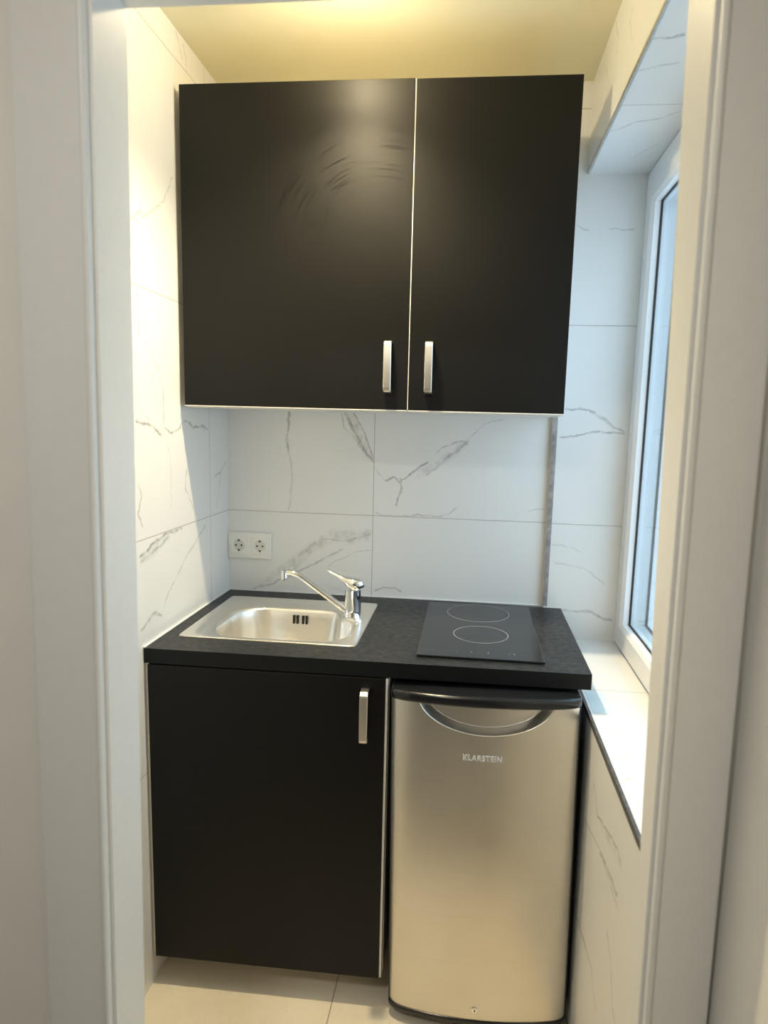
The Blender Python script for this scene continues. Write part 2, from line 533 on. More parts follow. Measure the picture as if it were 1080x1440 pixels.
def brushed(name, col, rough, sx, sy, sz, amp):
    g = NT(name)
    tc = g.n('ShaderNodeTexCoord').outputs['Object']
    st = g.noise(1.0, g.stretch(sx, sy, sz, tc), 4.0, 0.6)
    bl = g.noise(5.0, tc, 3.0, 0.55)
    k = g.math('MULTIPLY', g.mr(st.outputs[0], 0.3, 0.7, 1 - amp, 1 + amp), g.mr(bl.outputs[0], 0.3, 0.7, 0.95, 1.05))
    mx = g.n('ShaderNodeVectorMath', operation='SCALE')
    mx.inputs[0].default_value = col
    g.lk(k, mx.inputs['Scale'])
    g.lk(mx.outputs[0], g.b.inputs['Base Color'])
    g.b.inputs['Metallic'].default_value = 1.0
    g.lk(g.math('ADD', g.mr(st.outputs[0], 0.3, 0.7, rough - 0.012, rough + 0.012), g.mr(bl.outputs[0], 0.3, 0.7, -0.03, 0.03)), g.b.inputs['Roughness'])
    return g.m
M_steel = brushed('brushed steel door', (0.74, 0.705, 0.64), 0.34, 4, 4, 420, 0.02)
M_sink = brushed('satin stainless sink', (0.86, 0.83, 0.77), 0.30, 6, 200, 6, 0.03)

def floor_mat():
    g = NT('beige floor tile')
    P = g.pos()
    S = g.xyz(P)
    n1 = g.noise(6.0, P, 5.0, 0.6)
    n2 = g.noise(60.0, P, 4.0, 0.6)
    c = g.mix(g.mr(n1.outputs[0], 0.35, 0.65, 0.0, 1.0), (0.72, 0.65, 0.525), (0.78, 0.71, 0.585))
    c = g.mix(g.mr(n2.outputs[0], 0.55, 0.75, 0.0, 0.25), c, (0.55, 0.48, 0.36))
    jm = None
    for s, lst in ((S[0], [0.484, -0.12, 1.088]), (S[1], [-0.02, -1.22])):
        for v in lst:
            k = g.mr(g.math('ABSOLUTE', g.math('SUBTRACT', s, v)), 0.001, 0.0022, 1.0, 0.0)
            jm = k if jm is None else g.math('MAXIMUM', jm, k)
    g.lk(g.mix(jm, c, (0.33, 0.29, 0.23)), g.b.inputs['Base Color'])
    g.b.inputs['Roughness'].default_value = 0.38
    return g.m
M_floor = floor_mat()

def glass_mat():
    g = NT('window glass')
    t = g.t
    t.nodes.remove(g.b)
    tr = g.n('ShaderNodeBsdfTransparent')
    tr.inputs[0].default_value = (0.70, 0.79, 0.84, 1)
    gl = g.n('ShaderNodeBsdfGlossy')
    gl.inputs['Roughness'].default_value = 0.01
    lw = g.n('ShaderNodeLayerWeight')
    lw.inputs[0].default_value = 0.5
    fr = g.math('MULTIPLY_ADD', g.math('POWER', lw.outputs['Facing'], 5.0), 0.94, 0.05)
    mx = g.n('ShaderNodeMixShader')
    g.lk(fr, mx.inputs[0])
    g.lk(tr.outputs[0], mx.inputs[1])
    g.lk(gl.outputs[0], mx.inputs[2])
    g.lk(mx.outputs[0], t.nodes['Material Output'].inputs[0])
    return g.m
M_glass = glass_mat()

def emit(name, col, s):
    g = NT(name)
    g.b.inputs['Base Color'].default_value = (0.8, 0.8, 0.8, 1)
    g.b.inputs['Emission Color'].default_value = (*col, 1)
    g.b.inputs['Emission Strength'].default_value = s
    return g.m
M_lamp = emit('lit bulb glass', LAMP_COL, BULB)

# ------------------------------------------------------------------ dimensions (metres)
ZC = 2.464          # ceiling
YB = -0.0143        # face of the thicker strip of back wall beside the window
XR = 1.087          # right wall
XW = 1.255          # window plane
ZS, ZF = 0.830, 2.217
YI, YO = -1.20, -1.285     # door wall: kitchen side, hallway side
H = 0.928           # worktop top

# ------------------------------------------------------------------ setting
struct('floor', B(-1.3, 1.6, -1.245, 0.1, -0.12, 0.0), M_floor)
struct('floor_hall', B(-1.3, 1.6, -3.6, -1.245, -0.12, 0.0), M_hall_dark)
struct('ceiling', B(-1.3, 1.6, -3.6, 0.1, ZC, ZC + 0.12), M_paint_ceiling)
struct('wall_left', B(-0.12, 0.0, YI, 0.0, 0, ZC), M_tile_left)
struct('wall_back', B(-0.12, 1.03, 0.0, 0.12, 0, ZC), M_tile_back)
struct('wall_back_right', B(1.03, 1.45, YB, 0.12, 0, ZC), M_tile_reveal)
bm = B(XR, 1.42, -1.13, YB, 0, ZS - 0.012)          # parapet under the window
box(bm, XR, 1.42, -1.13, YB, ZF + 0.010, ZC)         # bulkhead above it
box(bm, XR, 1.42, YI, -1.13, 0, ZC)                  # pier by the door wall
struct('wall_right', bm, M_tile_parapet)
struct('soffit', B(XR + 0.004, 1.42, -1.13, YB, ZF, ZF + 0.010), M_tile_soffit)
# metal edge profiles: sill edge, soffit edge, step in the back wall
struct('trim_1', B(XR - 0.0035, XR + 0.004, -1.13, -0.008 + YB, ZS - 0.013, ZS + 0.0005, bev=0.001), M_trimdark)
struct('trim_2', B(XR - 0.003, XR + 0.004, -1.13, YB, ZF - 0.001, ZF + 0.009, bev=0.001), M_alu)
bm = B(1.0285, 1.043, YB - 0.0025, YB + 0.001, H + 0.002, ZC - 0.001)
struct('trim_3', bm, M_trimgrey)
struct('trim_4', B(1.0255, 1.030, YB - 0.0005, -0.0003, H + 0.002, ZC - 0.001), simple('beige tile edge', (0.55, 0.47, 0.36), 0.5))

# door wall, with a slightly out-of-plumb opening
def xl(z, y):
    return 0.289 + 0.0132 * z
def xr(z, y):
    k = (y - YO) / (YI - YO)
    return (1.047 - 0.0095 * z) * (1 - k) + (1.080 - 0.0290 * z) * k
ZL = 2.020
J = 0.022                                            # jamb board thickness
def slab(x_of, side, za, zb, t, y0, y1):
    """upright board whose opening face follows x_of; side -1 grows to the left"""
    bm = bmesh.new()
    q = []
    for z in (za, zb):
        q.append([(x_of(z, y0), y0, z), (x_of(z, y1), y1, z), (x_of(z, y1) + side * t, y1, z), (x_of(z, y0) + side * t, y0, z)])
    return hexa(bm, q[0], q[1])
bm = B(-1.2, 0.264, YO + 0.012, YI, 0, ZC)
box(bm, 1.106, 1.6, YO + 0.012, YI, 0, ZC)
box(bm, 0.264, 1.106, YO + 0.012, YI, ZL + 0.024, ZC)
struct('wall_front', bm, M_paint_hall)

frame = bpy.data.objects.new('door_1', None)
COL.objects.link(frame)
frame.location = (0.68, YI, 0)
frame['kind'] = 'structure'
obj('jamb', slab(xl, -1, 0, ZL + 0.02, J, YO + 0.002, YI), M_paint_frame, frame)
obj('jamb', slab(xr, 1, 0, ZL + 0.02, J, YO + 0.002, YI), M_paint_frame, frame)
obj('head_jamb', B(0.29, 1.075, YO + 0.002, YI, ZL, ZL + 0.022), M_paint_frame, frame)
# architraves with a rounded inner bead, set a groove's width back from the jamb
def architrave(x_of, side, w):
    bm = bmesh.new()
    prof = [(0.0050, 0.006)]
    for k in range(0, 13):
        a = PI * k / 12
        prof.append((0.0095 - 0.0045 * math.cos(a), -0.005 - 0.0060 * math.sin(a)))
    prof += [(0.0150, -0.0040), (w - 0.006, -0.0040), (w - 0.002, -0.003), (w, 0.001), (w, 0.012), (0.0050, 0.012)]
    loops = []
    for z in (0.0, ZL + 0.10):
        loops.append([(x_of(z, YO) + side * p[0], YO + p[1], z) for p in prof])
    loft(bm, loops)
    bmesh.ops.recalc_face_normals(bm, faces=bm.faces[:])
    return bm
obj('architrave', architrave(xl, -1, 0.104), M_paint_frame, frame, smooth=True, angle=22)
obj('architrave', architrave(xr, 1, 0.088), M_paint_frame, frame, smooth=True, angle=22)
obj('head_architrave', B(0.31, 1.035, YO - 0.004, YO + 0.012, ZL + 0.008, ZL + 0.105, bev=0.003), M_paint_frame, frame)

# hallway round the camera
struct('wall_hall_right', B(1.134, 1.256, -3.6, YO + 0.010, 0, ZC), M_paint_hall)
struct('wall_hall_left', B(-1.3, -0.75, -3.6, YO + 0.012, 0, ZC), M_hall_dark)
struct('wall_hall_back', B(-1.3, 1.6, -3.6, -3.5, 0, ZC), M_hall_dark)

# window: frame, glazing bead, gasket, pane, sill
WY0, WY1 = -1.13, YB
win = bpy.data.objects.new('window_1', None)
COL.objects.link(win)
win.location = (XW, -0.57, ZS)
win['kind'] = 'structure'
def ring(x0, x1, o, i, bev=0.0):
    """rectangular frame in the window plane; o/i = (y0, y1, z0, z1) outer and inner outline"""
    bm = bmesh.new()
    def lp(x, q):
        return [(x, q[0], q[2]), (x, q[1], q[2]), (x, q[1], q[3]), (x, q[0], q[3])]
    def ins(q, d):
        return (q[0] + d, q[1] - d, q[2] + d, q[3] - d)
    seq = [lp(x1, o), lp(x0 + bev, o), lp(x0, ins(o, bev)), lp(x0, ins(i, -bev * 1.6)), lp(x0 + bev * 1.6, i), lp(x1, i)]
    rows = [[bm.verts.new(p) for p in s] for s in seq]
    for a, b in zip(rows, rows[1:] + rows[:1]):
        for k in range(4):
            j = (k + 1) % 4
            try:
                bm.faces.new((a[k], a[j], b[j], b[k]))
            except ValueError:
                pass
    bmesh.ops.remove_doubles(bm, verts=bm.verts[:], dist=1e-6)
    bmesh.ops.recalc_face_normals(bm, faces=bm.faces[:])
    return bm
FO = (WY0, WY1 - 0.001, ZS + 0.001, ZF - 0.001)
FI = (WY0 + 0.068, WY1 - 0.068, ZS + 0.074, ZF - 0.094)
obj('frame', ring(XW, 1.34, FO, FI, bev=0.006), M_plastic_white, win)
GI = tuple(v + d for v, d in zip(FI, (0.003, -0.003, 0.003, -0.003)))
obj('gasket', ring(1.2808, 1.287, FI, GI), M_gasket, win)
obj('glass_pane', B(1.283, 1.286, FI[0], FI[1], FI[2], FI[3]), M_glass, win)
obj('outer_gasket', ring(1.330, 1.336, FI, GI), M_gasket, win)
obj('window_sill', B(XR + 0.004, XW + 0.001, -1.13, YB, ZS - 0.012, ZS), M_tile_sill, win)

# ------------------------------------------------------------------ base unit
def handle_bm(xc, y0, z0, z1, w=0.0195, out=0.028, t=0.0042):
    """bow handle: one bent flat bar standing off the door"""
    r = 0.012
    path = [(y0, z1 - t * 0.5)]
    for k in range(7):
        a = PI / 2 * k / 6
        path.append((y0 - out + r - r * math.sin(a), z1 - r + r * math.cos(a) - t * 0.5))
    for k in range(7):
        a = PI / 2 * k / 6
        path.append((y0 - out + r - r * math.cos(a), z0 + r - r * math.sin(a) + t * 0.5))
    path.append((y0, z0 + t * 0.5))
    bm = bmesh.new()
    loops = []
    n = len(path)
    for i, (y, z) in enumerate(path):
        ya, za = path[max(i - 1, 0)]
        yb, zb = path[min(i + 1, n - 1)]
        d = Vector((yb - ya, zb - za)).normalized()
        nx, nz = -d.y * t * 0.5, d.x * t * 0.5
        c = 0.0012
        lp = []
        for sx, sn in ((-w / 2 + c, 1), (w / 2 - c, 1), (w / 2, 0.5), (w / 2, -0.5), (w / 2 - c, -1), (-w / 2 + c, -1), (-w / 2, -0.5), (-w / 2, 0.5)):
            lp.append((xc + sx, y + nx * sn, z + nz * sn))
        loops.append(lp)
    loft(bm, loops)
    bmesh.ops.recalc_face_normals(bm, faces=bm.faces[:])
    return bm

base = thing('base_cabinet', 'black single-door base cabinet under the sink, standing on the floor', 'cabinet', (0.306, -0.30, 0))
CB0, CB1 = 0.083, H - 0.0385
bm = B(0.001, 0.017, -0.572, -0.02, CB0 + 0.002, CB1)
box(bm, 0.596, 0.612, -0.572, -0.02, CB0 + 0.002, CB1)
box(bm, 0.017, 0.596, -0.572, -0.02, CB0 + 0.002, CB0 + 0.018)
box(bm, 0.017, 0.596, -0.03, -0.02, CB0 + 0.018, CB1 - 0.25)
obj('carcass', bm, M_melamine, base)
# front: the unit stands a hair skewed to the wall
def skew(bm, x0, dy):
    for v in bm.verts:
        v.co.y += dy * (v.co.x - x0)
    return bm
SK = 0.0107
dr = obj('door', skew(B(0.0105, 0.6045, -0.5995, -0.5785, CB0, H - 0.041, bev=0.0012), 0.0, SK), M_door, base)
obj('handle', handle_bm(0.5560, -0.5935, 0.7290, 0.8610), M_handle, dr, smooth=True, angle=35)
obj('side_edge', skew(B(0.6046, 0.6100, -0.5975, -0.5735, CB0 + 0.002, H - 0.041), 0.0, SK), M_melamine, base)
obj('filler_strip', B(0.0005, 0.0100, -0.590, -0.573, CB0 + 0.004, CB1), M_melamine, base)
for lx in (0.06, 0.55):
    for ly in (-0.08, -0.44):
        bm = bmesh.new()
        lathe(bm, [(0.024, 0.0), (0.024, 0.012), (0.015, 0.016), (0.015, 0.070), (0.026, 0.074), (0.026, CB0 + 0.002)], (lx, ly, 0), n=20)
        obj('leg', bm, M_fridge_body, base, smooth=True, angle=40)

# worktop with the cut-out for the sink bowl
HX0, HX1, HY0, HY1 = 0.075, 0.495, -0.485, -0.125
def worktop_bm():
    bm = bmesh.new()
    xs = [0.002, HX0, HX1, 1.0855]
    def yf(x):
        return -0.5975 + SK * x
    def row(z):
        g = []
        for j in range(4):
            r = []
            for x in xs:
                ybk = -0.0008 if x < 1.0 else YB - 0.004
                r.append(bm.verts.new((x, (yf(x), HY0, HY1, ybk)[j], z)))
            g.append(r)
        return g
    T, Bt = row(H), row(H - 0.0377)
    for j in range(3):
        for i in range(3):
            if i == 1 and j == 1:
                continue
            bm.faces.new((T[j][i], T[j][i + 1], T[j + 1][i + 1], T[j + 1][i]))
            bm.faces.new((Bt[j][i], Bt[j + 1][i], Bt[j + 1][i + 1], Bt[j][i + 1]))
    per = [(0, 0), (0, 1), (0, 2), (0, 3), (1, 3), (2, 3), (3, 3), (3, 2), (3, 1), (3, 0), (2, 0), (1, 0)]
    for a, b in zip(per, per[1:] + per[:1]):
        f = bm.faces.new((T[a[0]][a[1]], Bt[a[0]][a[1]], Bt[b[0]][b[1]], T[b[0]][b[1]]))
        f.material_index = 1
    hol = [(1, 1), (1, 2), (2, 2), (2, 1)]
    for a, b in zip(hol, hol[1:] + hol[:1]):
        bm.faces.new((T[a[0]][a[1]], T[b[0]][b[1]], Bt[b[0]][b[1]], Bt[a[0]][a[1]])).material_index = 1
    bmesh.ops.recalc_face_normals(bm, faces=bm.faces[:])
    return bm
wt = obj('worktop', worktop_bm(), [M_worktop, M_edge])
wt['label'] = 'long dark slate-look worktop carrying the steel sink and the hob'
wt['category'] = 'worktop'
bm = B(0.0002, 0.0050, -0.5965, -0.002, H, H + 0.0040, bev=0.0015)
box(bm, 0.005, 1.03, -0.0045, -0.0003, H, H + 0.0035, bev=0.0012)
box(bm, 1.0315, 1.0850, YB - 0.0045, YB - 0.0030, H, H + 0.0035)
obj('sealant', bm, M_seal, wt)

# ------------------------------------------------------------------ sink
SX0, SX1, SY0, SY1 = 0.0435, 0.5150, -0.4985, -0.0880
sink = thing('kitchen_sink', 'square stainless steel inset sink with one rounded bowl in the dark worktop', 'sink', (0.28, -0.29, H))
N = 128
BC = Vector((0.292, -0.330))
def rrect(x0, x1, y0, y1, r, a):
    """point where the ray at angle a from BC meets a rounded rectangle"""
    d = Vector((math.cos(a), math.sin(a)))
    lo, hi = 0.0, 1.0
    cx, cy = (x0 + x1) / 2, (y0 + y1) / 2
    hx, hy = (x1 - x0) / 2, (y1 - y0) / 2
    for _ in range(40):
        m = (lo + hi) / 2
        p = BC + d * m
        qx, qy = abs(p.x - cx) - (hx - r), abs(p.y - cy) - (hy - r)
        sd = math.hypot(max(qx, 0), max(qy, 0)) + min(max(qx, qy), 0) - r
        if sd < 0:
            lo = m
        else:
            hi = m
    return BC + d * lo
TAPC = Vector((0.459, -0.230))
def bowl(a, inset=0.0):
    """bowl outline: soft rounded rectangle with the tap corner pulled in"""
    d = Vector((math.cos(a), math.sin(a)))
    lo, hi = 0.0, 0.5
    for _ in range(40):
        m = (lo + hi) / 2
        p = BC + d * m
        qx = abs(p.x - 0.2925) - (0.190 - 0.105 - inset * 0.5)
        qy = abs(p.y + 0.327) - (0.150 - 0.105 - inset * 0.5)
        sd = math.hypot(max(qx, 0), max(qy, 0)) + min(max(qx, qy), 0) - (0.105 - inset * 0.5)
        # soft cut round the tap
        st = 0.037 + inset - (p - TAPC).length
        k = 0.05
        h = max(k - abs(sd - st), 0) / k
        sd = max(sd, st) + h * h * k * 0.25
        if sd < 0:
            lo = m
        else:
            hi = m
    return BC + d * lo
angs = [2 * PI * i / N for i in range(N)]
for cxx in ((SX0, SY0), (SX1, SY0), (SX1, SY1), (SX0, SY1)):   # snap rays to the four corners
    a = math.atan2(cxx[1] - BC.y, cxx[0] - BC.x) % (2 * PI)
    i = min(range(N), key=lambda q: abs(angs[q] - a))
    angs[i] = a
def lp_rect(ins, r, z):
    return [(*rrect(SX0 + ins, SX1 - ins, SY0 + ins, SY1 - ins, r, a), z) for a in angs]
def lp_bowl(ins, z):
    return [(*bowl(a, ins), z) for a in angs]
def mixl(l1, l2, t, z):
    return [((1 - t) * p[0] + t * q[0], (1 - t) * p[1] + t * q[1], z) for p, q in zip(l1, l2)]
plat = [(*rrect(SX0 + 0.030, SX1 - 0.024, SY0 + 0.016, SY1 - 0.024, 0.04, a), 0) for a in angs]
bo = lp_bowl(0.0, 0)
loops = [lp_rect(0.0, 0.010, H + 0.0002), lp_rect(0.0, 0.010, H + 0.0022), lp_rect(0.0018, 0.010, H + 0.0036), lp_rect(0.006, 0.010, H + 0.0038)]
loops.append(mixl(lp_rect(0.006, 0.01, 0), plat, 0.80, H + 0.0036))
loops.append(mixl(plat, plat, 0, H + 0.0026))
loops.append(mixl(plat, bo, 0.20, H + 0.0004))
loops.append(mixl(plat, bo, 0.36, H - 0.0008))
loops.append(mixl(plat, bo, 0.86, H - 0.0012))
loops.append(mixl(plat, bo, 0.97, H - 0.0022))
for ins, dz in ((0.0025, 0.0060), (0.0045, 0.012), (0.007, 0.03), (0.011, 0.07), (0.015, 0.105), (0.020, 0.128), (0.030, 0.144), (0.046, 0.152), (0.068, 0.155)):
    loops.append(lp_bowl(ins, H - dz))
cen = [(BC.x, BC.y, H - 0.157)] * N
last = loops[-1]
for t in (0.35, 0.70):
    loops.append([(p[0] * (1 - t) + BC.x * t, p[1] * (1 - t) + BC.y * t, H - 0.155 - 0.003 * t) for p in last])
bm = bmesh.new()
loft(bm, loops, True, False, True)
bmesh.ops.recalc_face_normals(bm, faces=bm.faces[:])
sb = obj('bowl', bm, M_sink, sink, smooth=True, angle=50)
bm = bmesh.new()
lathe(bm, [(0.002, 0.0005), (0.026, 0.0005), (0.034, 0.004), (0.040, 0.003), (0.042, 0.0)], (BC.x, BC.y, H - 0.1580), n=36)
obj('drain', bm, M_chrome, sb, smooth=True, angle=40)
bw = bowl(PI / 2, 0.005)
for k, sx in enumerate((0.2715, 0.2825, 0.2995, 0.3105)):
    bm = B(sx - 0.0034, sx + 0.0034, -0.1905, -0.1835, H - 0.046, H - 0.020, bev=0.0012)
    obj('overflow_slot', bm, M_dark, sb)

# ------------------------------------------------------------------ tap
TX, TY = TAPC
tz = H - 0.001
tap = thing('mixer_tap', 'chrome single-lever mixer tap on the back right corner of the sink', 'tap', (TX, TY, tz))
bm = bmesh.new()
lathe(bm, [(0.0255, 0), (0.0258, 0.004), (0.0245, 0.007), (0.0240, 0.030), (0.0235, 0.075), (0.0240, 0.082)], (TX, TY, tz), n=40)
obj('body', bm, M_chrome, tap, smooth=True, angle=40)
bm = bmesh.new()
sec = [((TX + 0.0245, TY, tz + 0.088), (0.012, 0.010)), ((TX + 0.0235, TY, tz + 0.090), (0.018, 0.017)), ((TX + 0.018, TY, tz + 0.094), (0.0235, 0.022)), ((TX + 0.006, TY, tz + 0.098), (0.0245, 0.0225)),
       ((TX - 0.008, TY, tz + 0.104), (0.0235, 0.0180)), ((TX - 0.022, TY, tz + 0.1115), (0.0185, 0.0110)), ((TX - 0.044, TY, tz + 0.1215), (0.0130, 0.006)),
       ((TX - 0.066, TY, tz + 0.1320), (0.0115, 0.0045)), ((TX - 0.076, TY, tz + 0.1365), (0.008, 0.003))]
tube(bm, [s[0] for s in sec], [s[1] for s in sec], n=24)
obj('lever', bm, M_chrome, tap, smooth=True, angle=60)
bm = bmesh.new()
sp = smooth_path([(TX - 0.012, TY - 0.004, 0.9425), (TX - 0.030, TY - 0.004, 0.9530), (0.361, TY - 0.006, 1.0015), (0.309, TY - 0.009, 1.0390), (0.287, TY - 0.010, 1.0500), (0.270, TY - 0.011, 1.0535), (0.256, TY - 0.012, 1.0530)], 6)
tube(bm, sp, [0.0095 - 0.0022 * i / (len(sp) - 1) for i in range(len(sp))], n=20)
spo = obj('spout', bm, M_chrome, tap, smooth=True, angle=60)
bm = bmesh.new()
lathe(bm, [(0.0075, -0.022), (0.0100, -0.022), (0.0105, -0.012), (0.0095, -0.008), (0.0098, 0.006), (0.006, 0.009)], (0.2570, TY - 0.012, 1.0525), n=24)
obj('aerator', bm, M_chrome, spo, smooth=True, angle=40)

# ------------------------------------------------------------------ hob
hob = thing('induction_hob', 'narrow black glass hob with two ring zones, flush on the worktop', 'hob', (0.828, -0.292, H))
def hob_mat():
    g = NT('black ceramic glass')
    g.b.inputs['Specular IOR Level'].default_value = 0.38
    g.b.inputs['Base Color'].default_value = (0.010, 0.012, 0.014, 1)
    n = g.noise(14.0, None, 4.0, 0.6)
    g.lk(g.mr(n.outputs[0], 0.3, 0.7, 0.10, 0.2), g.b.inputs['Roughness'])
    return g.m
M_hob = hob_mat()
M_print = simple('grey print', (0.36, 0.37, 0.38), 0.4)
M_print_dim = simple('dim grey print', (0.13, 0.135, 0.14), 0.4)
HZ = H + 0.0060
obj('glass_plate', B(0.6720, 0.9830, -0.5390, -0.0460, H + 0.0004, HZ, bev=0.0016), M_hob, hob)
def ring_bm(cx, cy, r, w):
    bm = bmesh.new()
    n = 72
    lps = []
    for rr, z in ((r - w, HZ - 0.0002), (r - w, HZ + 0.00025), (r + w, HZ + 0.00025), (r + w, HZ - 0.0002)):
        lps.append([(cx + rr * math.cos(2 * PI * k / n), cy + rr * math.sin(2 * PI * k / n), z) for k in range(n)])
    loft(bm, lps, True, False, False)
    bmesh.ops.recalc_face_normals(bm, faces=bm.faces[:])
    return bm
obj('zone_ring', ring_bm(0.826, -0.143, 0.0920, 0.0007), M_print, hob)
obj('zone_ring', ring_bm(0.831, -0.350, 0.0730, 0.0007), M_print, hob)
for x, w, d in ((0.700, 0.028, 0.0012), (0.769, 0.0010, 0.012), (0.806, 0.005, 0.005), (0.848, 0.0012, 0.014), (0.900, 0.0010, 0.012), (0.912, 0.006, 0.006), (0.935, 0.004, 0.0012)):
    obj('touch_mark', B(x - w / 2, x + w / 2, -0.497 - d / 2, -0.497 + d / 2, HZ - 0.0002, HZ + 0.0002), M_print_dim, hob)

# ------------------------------------------------------------------ wall sockets
soc = thing('wall_socket', 'white double power socket on the tiled wall behind the sink', 'socket', (0.073, 0.0, 1.081))
SQ = 0.0275
sc = ((0.0375, 1.0815), (0.1085, 1.0805))
bm = B(0.0010, 0.1465, -0.0095, -0.0002, 1.0385, 1.1240, bev=0.0022, seg=3)
obj('cover_frame', bm, M_socket, soc, smooth=True, angle=30)
for cx, cz in sc:
    bm = bmesh.new()
    n = 40
    def sqp(k, h, y):
        a = 2 * PI * k / n + PI / 4
        c, s = math.cos(a), math.sin(a)
        m = max(abs(c), abs(s))
        return (cx + h * c / m, y, cz + h * s / m)
    def cip(k, r, y):
        a = 2 * PI * k / n + PI / 4
        return (cx + r * math.cos(a), y, cz + r * math.sin(a))
    loft(bm, [[sqp(k, SQ, -0.0090) for k in range(n)], [sqp(k, SQ, -0.0112) for k in range(n)], [sqp(k, SQ - 0.0008, -0.0120) for k in range(n)],
              [cip(k, 0.0205, -0.0120) for k in range(n)], [cip(k, 0.0198, -0.0112) for k in range(n)], [cip(k, 0.0190, -0.0097) for k in range(n)]], True, False, True)
    bmesh.ops.recalc_face_normals(bm, faces=bm.faces[:])
    ins = obj('socket_insert', bm, M_socket, soc, smooth=True, angle=30)
    bm = bmesh.new()
    lathe(bm, [(0.0182, 0.0), (0.0182, 0.0004)], (cx, -0.0097, cz), axis='Y', n=36)
    obj('cup', bm, M_socket_cup, ins)
    for dx in (-0.0092, 0.0092):
        bm = bmesh.new()
        lathe(bm, [(0.0030, 0.0), (0.0030, 0.0007)], (cx + dx, -0.0099, cz), axis='Y', n=16)
        obj('pin_hole', bm, M_dark, ins)
    bm = bmesh.new()
    lathe(bm, [(0.0016, 0.0), (0.0016, 0.0007)], (cx, -0.0099, cz), axis='Y', n=12)
    obj('screw', bm, M_alu, ins)
    for dz in (-0.0165, 0.0165):
        obj('earth_clip', B(cx - 0.0032, cx + 0.0032, -0.0112, -0.0098, cz + dz - 0.0036, cz + dz + 0.0036), M_trimdark, ins)

# ------------------------------------------------------------------ wall unit
up = thing('wall_cabinet', 'wide black two-door wall cabinet hung on the marble tiles above the worktop', 'cabinet', (0.515, 0.0, 1.52))
UZ0, UZ1 = 1.5215, 2.3245
bm = B(0.0185, 0.0345, -0.3435, -0.0010, UZ0, UZ1)
box(bm, 0.9970, 1.0130, -0.3435, -0.0150, UZ0, UZ1)
box(bm, 0.0345, 0.9970, -0.3435, -0.0010, UZ0, UZ0 + 0.016)
box(bm, 0.0345, 0.9970, -0.3435, -0.0010, UZ1 - 0.016, UZ1)
box(bm, 0.0345, 0.9970, -0.0080, -0.0010, UZ0 + 0.016, UZ1 - 0.016)
box(bm, 0.607, 0.623, -0.3435, -0.0080, UZ0 + 0.016, UZ1 - 0.016)
obj('carcass', bm, M_melamine, up)
obj('edge_band', B(0.6154, 0.6172, -0.3608, -0.3445, 1.5270, 2.3212), M_melamine, up)
D1 = obj('door', B(0.0170, 0.6145, -0.3625, -0.3445, 1.5270, 2.3212, bev=0.0010), M_door, up)
D2 = obj('door', B(0.6178, 1.0145, -0.3600, -0.3445, 1.5270, 2.3212, bev=0.0010), M_door, up)
for D, xa, xb, yy in ((D1, 0.0172, 0.6143, -0.3622), (D2, 0.6180, 1.0143, -0.3597)):
    obj('edge_band', B(xa, xb, yy, -0.3447, 1.5243, 1.5268), M_melamine, D)
obj('handle', handle_bm(0.5645, -0.3625, 1.5690, 1.6995), M_handle, D1, smooth=True, angle=35)
obj('handle', handle_bm(0.6690, -0.3600, 1.5690, 1.6995), M_handle, D2, smooth=True, angle=35)

# ------------------------------------------------------------------ fridge
FR = thing('mini_fridge', 'small stainless steel fridge with black top, under the hob', 'fridge', (0.8545, -0.36, 0.003))
fx0, fx1 = 0.6350, 1.0735
fc, fh = (fx0 + fx1) / 2, (fx1 - fx0) / 2
obj('body', B(fx0 - 0.004, fx1 + 0.002, -0.550, -0.090, 0.030, 0.864, bev=0.004), M_fridge_body, FR)
def fr_y(x, extra=0.0):
    t = max(-1, min(1, (x - fc) / (fh + extra)))
    return -0.597 - extra - 0.026 * (1 - t * t) - 0.021 * math.sqrt(max(0.0, 1 - abs(t) ** 14))
def xs_round(n, extra=0.0):
    out = []
    for i in range(n + 1):
        s = -1 + 2 * i / n
        s = math.copysign(1 - (1 - abs(s)) ** 1.6, s)      # denser towards the rounded sides
        out.append(fc + s * (fh + extra))
    return out
def slabD(z0, z1, extra, yback, bev):
    """solid with the door's bowed plan"""
    bm = bmesh.new()
    xs = xs_round(60, extra)
    def lp(z, ins):
        L = [(fc + (x - fc) * (1 - ins / fh), fr_y(x, extra) + ins, z) for x in xs]
        return L + [(fc + (fh + extra) * (1 - ins / fh), yback, z), (fc - (fh + extra) * (1 - ins / fh), yback, z)]
    loft(bm, [lp(z0, bev), lp(z0 + bev * 0.3, bev * 0.3), lp(z0 + bev, 0), lp(z1 - bev, 0), lp(z1 - bev * 0.3, bev * 0.3), lp(z1, bev)])
    bmesh.ops.recalc_face_normals(bm, faces=bm.faces[:])
    return bm
fd = obj('door', B(fx0 - 0.003, fx1 + 0.003, -0.601, -0.556, 0.042, 0.862, bev=0.004), M_fridge_body, FR)
bm = bmesh.new()
xs = xs_round(260)
zs = [0.0445 + (0.765 - 0.0445) * k / 36 for k in range(36)] + [0.765 + (0.858 - 0.765) * k / 90 for k in range(91)]
def ss(a, b, v):
    t = max(0.0, min(1.0, (v - a) / (b - a)))
    return t * t * (3 - 2 * t)
rows = []
for z in zs:
    row = []
    for x in xs:
        r = math.hypot((x - 0.857) / 0.158, (z - 0.870) / 0.084)
        rec = 0.027 * (1 - (0.85 * min(1, max(0, (r - 0.88) / 0.12)) + 0.15 * ss(0.87, 1.01, r)))
        row.append(bm.verts.new((x, min(fr_y(x) + rec, -0.5985), z)))
    rows.append(row)
for a, b in zip(rows, rows[1:]):
    for i in range(len(xs) - 1):
        bm.faces.new((a[i], a[i + 1], b[i + 1], b[i]))
